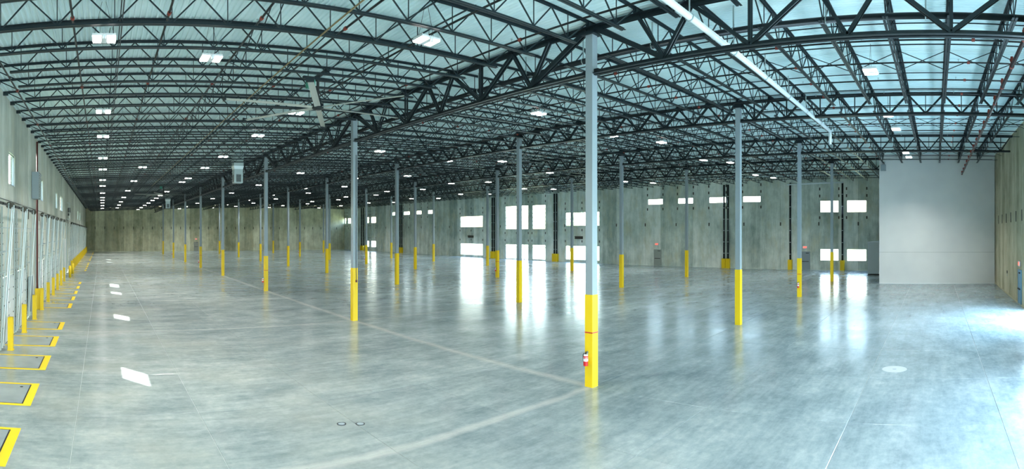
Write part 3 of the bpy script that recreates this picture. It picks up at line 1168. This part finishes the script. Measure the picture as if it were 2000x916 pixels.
for k, c in enumerate(PITC):
    if k >= 0:
        t = thing('door_%d' % (k + 1), 'white sectional dock door with tall leaning tracks, %s from the camera end' % ordinal(k), 'dock door', (XL + 0.02, c, 0),
                  group='dock doors', kind='structure')
        for me in secm:
            link('door_section', me, t)
        link('bottom_seal', seal, t)
        for me in tr:
            link('track', me, t)
        for me in lp:
            link('lift_tube', me, t)
        for me in jm:
            link('jamb_angle', me, t)
        link('spring_shaft', shaft, t)
        link('torsion_spring', spr, t)
        for me in drm:
            link('cable_drum', me, t)
        link('cross_brace', brm, t)
    t = thing('dock_leveler', 'steel dock leveler plate in yellow painted frame, %s from the camera end' % ordinal(k), 'dock leveler',
              (XL, c, 0), group='dock levelers', kind='thing')
    for nm, me in pit:
        link(nm, me, t)

# stickers on dock doors
for k, c in enumerate(PITC[3:8]):
    o = tag(link('door_placard', MB().box(0, 0.004, -0.16, 0.16, 0, 0.24).mesh('door_placard', M['pvc']), None, (XL + 0.052, c + 0.2, 1.35)),
            'small white placard on the %s dock door from the camera' % ordinal(k + 3), 'placard', group='door placards', kind='thing')

# yellow track guards between doors
gm = MB()
gm.box(0, 0.20, -0.012, 0.012, 0, 1.28)
gm.box(0.18, 0.20, 0.012, 0.188, 0, 1.28)
gm.box(0, 0.20, 0.188, 0.212, 0, 1.28)
gmesh = gm.mesh('bent_plate', M['yellow'])
gfoot = MB().box(-0.02, 0.23, -0.05, 0.25, 0, 0.012).mesh('foot_plate', M['yellow'])
n = 0
gy = []
for k, c in enumerate(PITC):
    for y in (c - 1.84, c + 1.84):
        if y > 9 and not any(abs(y - q) < 0.8 for q in gy):
            gy.append(y)
for y in gy:
    t = thing('track_guard', 'yellow steel track guard at the foot of dock tracks, %s from the camera end' % ordinal(n), 'track guard',
              (XL + 0.34, y - 0.1, 0), group='track guards', kind='thing')
    link('bent_plate', gmesh, t)
    link('foot_plate', gfoot, t)
    n += 1
# drive-in door and its bollards
t = thing('door_30', 'tall white drive-in door between two runs of dock doors', 'drive-in door', (XL + 0.02, 56.0, 0), kind='structure')
for q in range(7):
    link('door_section', MB().box(-0.02, 0.03, -1.83, 1.83, q * 0.557 + 0.006, (q + 1) * 0.557 - 0.006).mesh('door_section', M['doorp']), t)
for sg in (-1, 1):
    link('track', MB().box(0.03, 0.12, sg * 1.9 - 0.05, sg * 1.9 + 0.05, 0, 5.6).mesh('track', M['galv']), t)
for k, y in enumerate((53.6, 58.4)):
    t = thing('bollard', 'round yellow bollard %s the tall drive-in door' % ('before' if k == 0 else 'beyond'), 'bollard', (XL + 0.75, y, 0), kind='thing')
    b = MB().cyl((0, 0, 0), (0, 0, 1.15), 0.14, 16).cyl((0, 0, 1.15), (0, 0, 1.21), 0.14, 16, 0.07)
    link('post', b.mesh('post', M['yellow'], True), t)

# conduit over the doors, maroon riser, louvred heater, grey box
t = thing('wall_conduit', 'thin dark conduit running level above the dock door tracks', 'conduit', (XL + 0.05, 0, 5.93), kind='thing')
link('tube', MB().cyl((0, 9, 0), (0, 127, -0.03), 0.018, 6).mesh('tube', M['pipe']), t)
t = thing('riser_pipe', 'maroon riser pipe against the dock wall beside the louvred box', 'pipe', (XL + 0.12, 31.5, 0), kind='thing')
link('tube', MB().cyl((0, 0, 0), (0, 0, deck(XL) - 0.3), 0.055, 12).mesh('tube', M['maroon'], True), t)
link('guard', MB().box(-0.1, 0.26, -0.2, -0.17, 0, 1.25).box(0.23, 0.26, -0.2, 0.16, 0, 1.25).mesh('guard', M['yellow']), t)
t = thing('unit_heater', 'grey louvred heater box high on the dock wall', 'heater', (XL, 30.35, 6.5), kind='thing')
link('case', MB().box(0.02, 0.42, -0.55, 0.55, 0, 1.52).mesh('case', M['grey']), t)
lv = MB()
for q in range(14):
    lv.bar((0.425, -0.5, 0.09 + q * 0.10), (0.425, 0.5, 0.09 + q * 0.10), 0.06, 0.015, up=(1, 0, 0.6))
link('louvres', lv.mesh('louvres', M['galvw']), t)
for z_ in (1.40, 0.02):
    link('bracket', MB().box(0.0, 0.46, 0.56, 0.62, z_, z_ + 0.06).mesh('bracket', M['galv']), t)
t = thing('wall_fan', 'black fan in a square wire frame high on the dock wall', 'wall fan', (XL, 60.5, 5.9), kind='thing')
fr = MB()
for a_, b_ in (((0.3, -1.0, 0.2), (0.3, 1.0, 0.2)), ((0.3, -1, 2.0), (0.3, 1, 2.0)), ((0.3, -1, 0.2), (0.3, -1, 2.0)), ((0.3, 1, 0.2), (0.3, 1, 2.0)), ((0, -1, 2), (0.3, -1, 2)), ((0, 1, 2), (0.3, 1, 2)), ((0, -1, .2), (0.3, -1, .2)), ((0, 1, .2), (0.3, 1, .2))):
    fr.bar(a_, b_, 0.04, 0.04)
link('frame', fr.mesh('frame', M['galv']), t)
link('fan_head', MB().cyl((0.1, 0, 1.2), (0.35, 0, 1.2), 0.28, 14).cyl((0.1, -0.1, 0.7), (0.3, -0.1, 0.7), 0.15, 10).mesh('fan_head', M['black']), t)

# maroon riser and personnel door in the gap between dock groups
t = thing('door_31', 'pale metal personnel door between the first two runs of docks', 'door', (XL + 0.02, 29.6, 0), kind='structure')
link('leaf', MB().box(-0.01, 0.04, -0.48, 0.48, 0.0, 2.13).mesh('leaf', M['greydoor']), t)
link('frame', MB().box(-0.01, 0.06, -0.54, -0.48, 0, 2.19).box(-0.01, 0.06, 0.48, 0.54, 0, 2.19).box(-0.01, 0.06, -0.48, 0.48, 2.13, 2.19).mesh('frame', M['galvw']), t)
link('push_bar', MB().box(0.04, 0.09, -0.40, 0.36, 0.98, 1.05).mesh('push_bar', M['black']), t)
t = thing('rack_panel', 'tall grey cable panel standing at the wall before the maroon riser', 'panel', (XL + 0.05, 28.4, 0), kind='thing')
link('panel_board', MB().box(0, 0.16, -0.25, 0.25, 0.35, 2.2).mesh('panel_board', M['grey']), t)
link('post', MB().box(0.05, 0.1, -0.03, 0.03, 0, 0.35).mesh('post', M['galv']), t)
link('cable_duct', MB().box(0.05, 0.1, -0.03, 0.03, 2.2, 4.6).mesh('cable_duct', M['galv']), t)

# ------------------------------------------------------------------ window wall fittings
fm_clip = MB().box(-0.13, 0.05, -0.09, 0.09, -0.03, 0.03).mesh('pipe_clip', M['galvw'])
DP = [(118.0, 1), (116.9, 1), (99.8, 1), (99.0, 1), (69.35, 1), (68.8, 1), (54.85, 1), (54.35, 1), (26.4, 1), (25.85, 1), (17.6, 1), (11.1, 1)]
for k, (y, _) in enumerate(DP):
    t = thing('downpipe', 'black downpipe with yellow foot guard, %s from the distant end of the window wall' % ordinal(k), 'downpipe', (XR - 0.16, y, 0),
              group='downpipes on the window wall', kind='thing')
    link('tube', MB().cyl((0, 0, 0.0), (0, 0, deck(XR) - 0.75), 0.115, 12).mesh('tube', M['pipe'], True), t)
    link('yellow_guard', MB().box(-0.28, -0.24, -0.25, 0.25, 0, 1.22).box(-0.24, 0.16, -0.25, -0.21, 0, 1.22).box(-0.24, 0.16, 0.21, 0.25, 0, 1.22).mesh('yellow_guard', M['yellow']), t)
    for q in range(6):
        link('pipe_clip', fm_clip, t, (0, 0, 1.9 + q * 1.45))


def exit_sign(loc, rz, label, tw=0.36):
    t = thing('exit_sign', label, 'exit sign', loc, rz, kind='thing')
    link('case', MB().box(-tw / 2 - .08, tw / 2 + .08, -0.03, 0.05, -0.16, 0.16).mesh('case', M['signface']), t)
    strokes = {'E': [(0, 0, 0, 1), (0, 1, .55, 1), (0, .5, .45, .5), (0, 0, .55, 0)], 'X': [(0, 0, .6, 1), (0, 1, .6, 0)],
               'I': [(.1, 0, .1, 1)], 'T': [(0, 1, .6, 1), (.3, 0, .3, 1)]}
    u = -0.20
    for ch in 'EXIT':
        m = MB()
        for (a, b_, c, d) in strokes[ch]:
            m.bar((u + a * .17, -0.034, b_ * .18 - .09), (u + c * .17, -0.034, d * .18 - .09), 0.028, 0.006, up=(0, 1, 0))
        link('letter', m.mesh('letter', M['exit']), t)
        u += 0.06 if ch == 'I' else 0.125
    return t


def man_door(n, loc, rz, m, label, vis=False):
    t = thing('door_%d' % n, label, 'door', loc, rz, kind='structure')
    link('leaf', MB().box(-0.5, 0.5, -0.03, 0.03, 0.01, 2.16).mesh('leaf', m), t)
    link('frame', MB().box(-0.57, -0.5, -0.05, 0.03, 0, 2.23).box(0.5, 0.57, -0.05, 0.03, 0, 2.23).box(-0.5, 0.5, -0.05, 0.03, 2.16, 2.23).mesh('frame', m), t)
    link('push_bar', MB().box(-0.42, 0.42, -0.10, -0.03, 0.98, 1.05).mesh('push_bar', M['black']), t)
    link('closer', MB().box(0.05, 0.42, -0.10, -0.03, 2.0, 2.07).mesh('closer', M['black']), t)
    return t


# local -Y faces the room: for the window wall turn so -Y -> -X
man_door(32, (XR - 0.03, 15.7, 0), -pi / 2, M['greydoor'], 'grey personnel door in the window wall beyond the third-row front column')
exit_sign((XR - 0.08, 15.75, 2.75), -pi / 2, 'red lit exit sign over the grey personnel door')
man_door(33, (XR - 0.03, 36.3, 0), -pi / 2, mat('concrete_grey_door', (0.30, 0.34, 0.31), 0.6), 'concrete-coloured personnel door under a clerestory window')
exit_sign((XR - 0.08, 36.4, 2.95), -pi / 2, 'red lit exit sign over the concrete-coloured door')
man_door(34, (33.1, YB + 0.03, 0), pi, M['bluedoor'], 'blue-grey personnel door in the buff back wall')
exit_sign((33.1, YB + 0.08, 2.6), pi, 'red lit exit sign over the blue-grey door')
man_door(35, (22.9, YE - 0.03, 0), 0, mat('pale_door', (0.34, 0.35, 0.30), 0.6), 'pale personnel door in the distant end wall')
exit_sign((22.9, YE - 0.08, 2.9), 0, 'red lit exit sign on the distant end wall')
for k, y in enumerate((75.4, 50.0)):
    t = thing('wall_vent', 'dark brown vent box above the %s wide low window' % ('distant' if k == 0 else 'closer'), 'vent', (XR - 0.02, y, 3.55), kind='thing')
    link('case', MB().box(-0.10, 0, -0.75, 0.75, 0.0, 0.42).mesh('case', M['darkbox']), t)
    link('hood', MB().bar((-0.10, 0, 0.42), (-0.22, 0, 0.36), 1.5, 0.02, up=(0, 0, 1)).mesh('hood', M['darkbox']), t)
# wall extinguisher beside a column on the window wall
extinguisher((XR - 0.14, 41.9, 1.0), 0, 'red fire extinguisher on the window wall beside the second-aisle column')
# ------------------------------------------------------------------ office block and enclosure
PX = 47.1
root = thing('wall_partition', 'tall off-white office block wall with one level seam', 'wall', kind='structure')
zt = deck(PX) - 0.02
link('lower_panel', MB().box(PX, PX + 0.14, YB + 0.05, 5.0, 0.0, 2.80).mesh('lower_panel', M['partition']), root)
link('upper_panel', MB().box(PX + 0.012, PX + 0.14, YB + 0.05, 5.0, 2.815, zt).mesh('upper_panel', M['partition']), root)
link('seam_trim', MB().box(PX + 0.02, PX + 0.12, YB + 0.05, 5.0, 2.80, 2.815).mesh('seam_trim', M['frame']), root)
link('return_panel', MB().box(PX + 0.14, XR, 4.86, 5.0, 0.0, zt).mesh('return_panel', M['partition']), root)
link('base_trim', MB().box(PX - 0.012, PX, YB + 0.07, 5.0, 0.0, 0.06).mesh('base_trim', M['white']), root)
root = thing('utility_enclosure', 'low blue-grey enclosure jutting out beyond the white office block', 'enclosure', (56.5, 5.0, 0), kind='thing')
link('body', MB().box(0, 5.5, 0, 2.25, 0.12, 3.50).mesh('body', mat('enclosure_paint', (0.58, 0.66, 0.68), 0.45)), root)
link('plinth', MB().box(0.03, 5.5, 0, 2.22, 0.0, 0.12).mesh('plinth', M['black']), root)
link('top_cap', MB().box(-0.02, 5.5, 0, 2.28, 3.50, 3.55).mesh('top_cap', M['white']), root)
t = thing('alarm_box', 'small grey box fixed at the top corner of the white block', 'alarm box', (PX, 4.62, EYE + 5.45), kind='thing')
link('case', MB().box(-0.32, -0.01, -0.22, 0.22, 0.0, 0.55).mesh('case', M['grey']), t)
for y_ in (-0.15, 0.11):
    link('bracket', MB().box(-0.1, 0.0, y_, y_ + 0.04, 0.55, 0.85).mesh('bracket', M['galv']), t)
t = thing('wall_box', 'small dark junction box low on the buff wall', 'junction box', (39.0, YB, 1.55), kind='thing')
link('case', MB().box(-0.07, 0.07, 0.018, 0.07, 0, 0.2).mesh('case', M['darkbox']), t)
link('stub', MB().cyl((0, 0.04, -0.25), (0, 0.04, 0), 0.012, 6).mesh('stub', M['galv']), t)

# ------------------------------------------------------------------ floor fittings
t = thing('floor_cleanout', 'pale round concrete patch with a metal plug in the open floor', 'floor patch', (17.75, 1.37, 0), kind='thing')
link('patch', MB().cyl((0, 0, 0.0005), (0, 0, 0.003), 0.42, 32).mesh('patch', mat('pale_patch', (0.42, 0.47, 0.47), 0.5)), t)
link('plug', MB().cyl((0, 0, 0.003), (0, 0, 0.008), 0.07, 16).mesh('plug', M['grey']), t)
for k, (x, y) in enumerate(((5.55, 11.45), (5.95, 11.25))):
    t = thing('floor_cover', 'small round floor cover, %s of a pair in the dock-side aisle' % ('dock-side one' if k == 0 else 'aisle-side one'), 'floor cover', (x, y, 0), kind='thing')
    link('ring', MB().cyl((0, 0, 0.0005), (0, 0, 0.003), 0.115, 20).mesh('ring', M['pipe']), t)
    link('lid', MB().cyl((0, 0, 0.003), (0, 0, 0.005), 0.085, 20).mesh('lid', M['grey']), t)

# ------------------------------------------------------------------ outdoors
gr = MB().add([(-200, -160, -0.35), (260, -160, -0.35), (260, 260, -0.35), (-200, 260, -0.35)], [(0, 1, 2, 3)])
tag(link('ground', gr.mesh('ground', M['grass'])), 'sunlit grass seen through the windows', 'ground', kind='structure')
rnd = random.Random(3)


def tree(k, x, y, h):
    t = thing('tree', 'pale sunlit tree outside the window wall, %s from the distant end' % ordinal(k), 'tree', (x, y, -0.35), group='trees outside the windows', kind='thing')
    link('trunk', MB().cyl((0, 0, 0), (0, 0, h * 0.55), 0.22, 8, 0.12).mesh('trunk', M['bark']), t)
    b = MB()
    for _ in range(420):
        u, v = rnd.uniform(0, 2 * pi), rnd.uniform(-1, 1)
        r = rnd.uniform(0.55, 1.0)
        c = Vector((cos(u) * math.sqrt(1 - v * v) * r * h * .27, sin(u) * math.sqrt(1 - v * v) * r * h * .27, h * 0.66 + v * r * h * 0.36))
        a = Vector((rnd.uniform(-1, 1), rnd.uniform(-1, 1), rnd.uniform(-1, 1))).normalized() * 0.42
        d = Vector((rnd.uniform(-1, 1), rnd.uniform(-1, 1), rnd.uniform(-1, 1))).cross(a).normalized() * 0.36
        b.add([c - a, c + d, c + a, c - d], [(0, 1, 2, 3)])
    link('crown', b.mesh('crown', M['leaf']), t)


for k in range(12):
    tree(k, XR + 34 + rnd.uniform(-3, 8), 190 - k * 15 + rnd.uniform(-3, 3), rnd.uniform(9, 14))
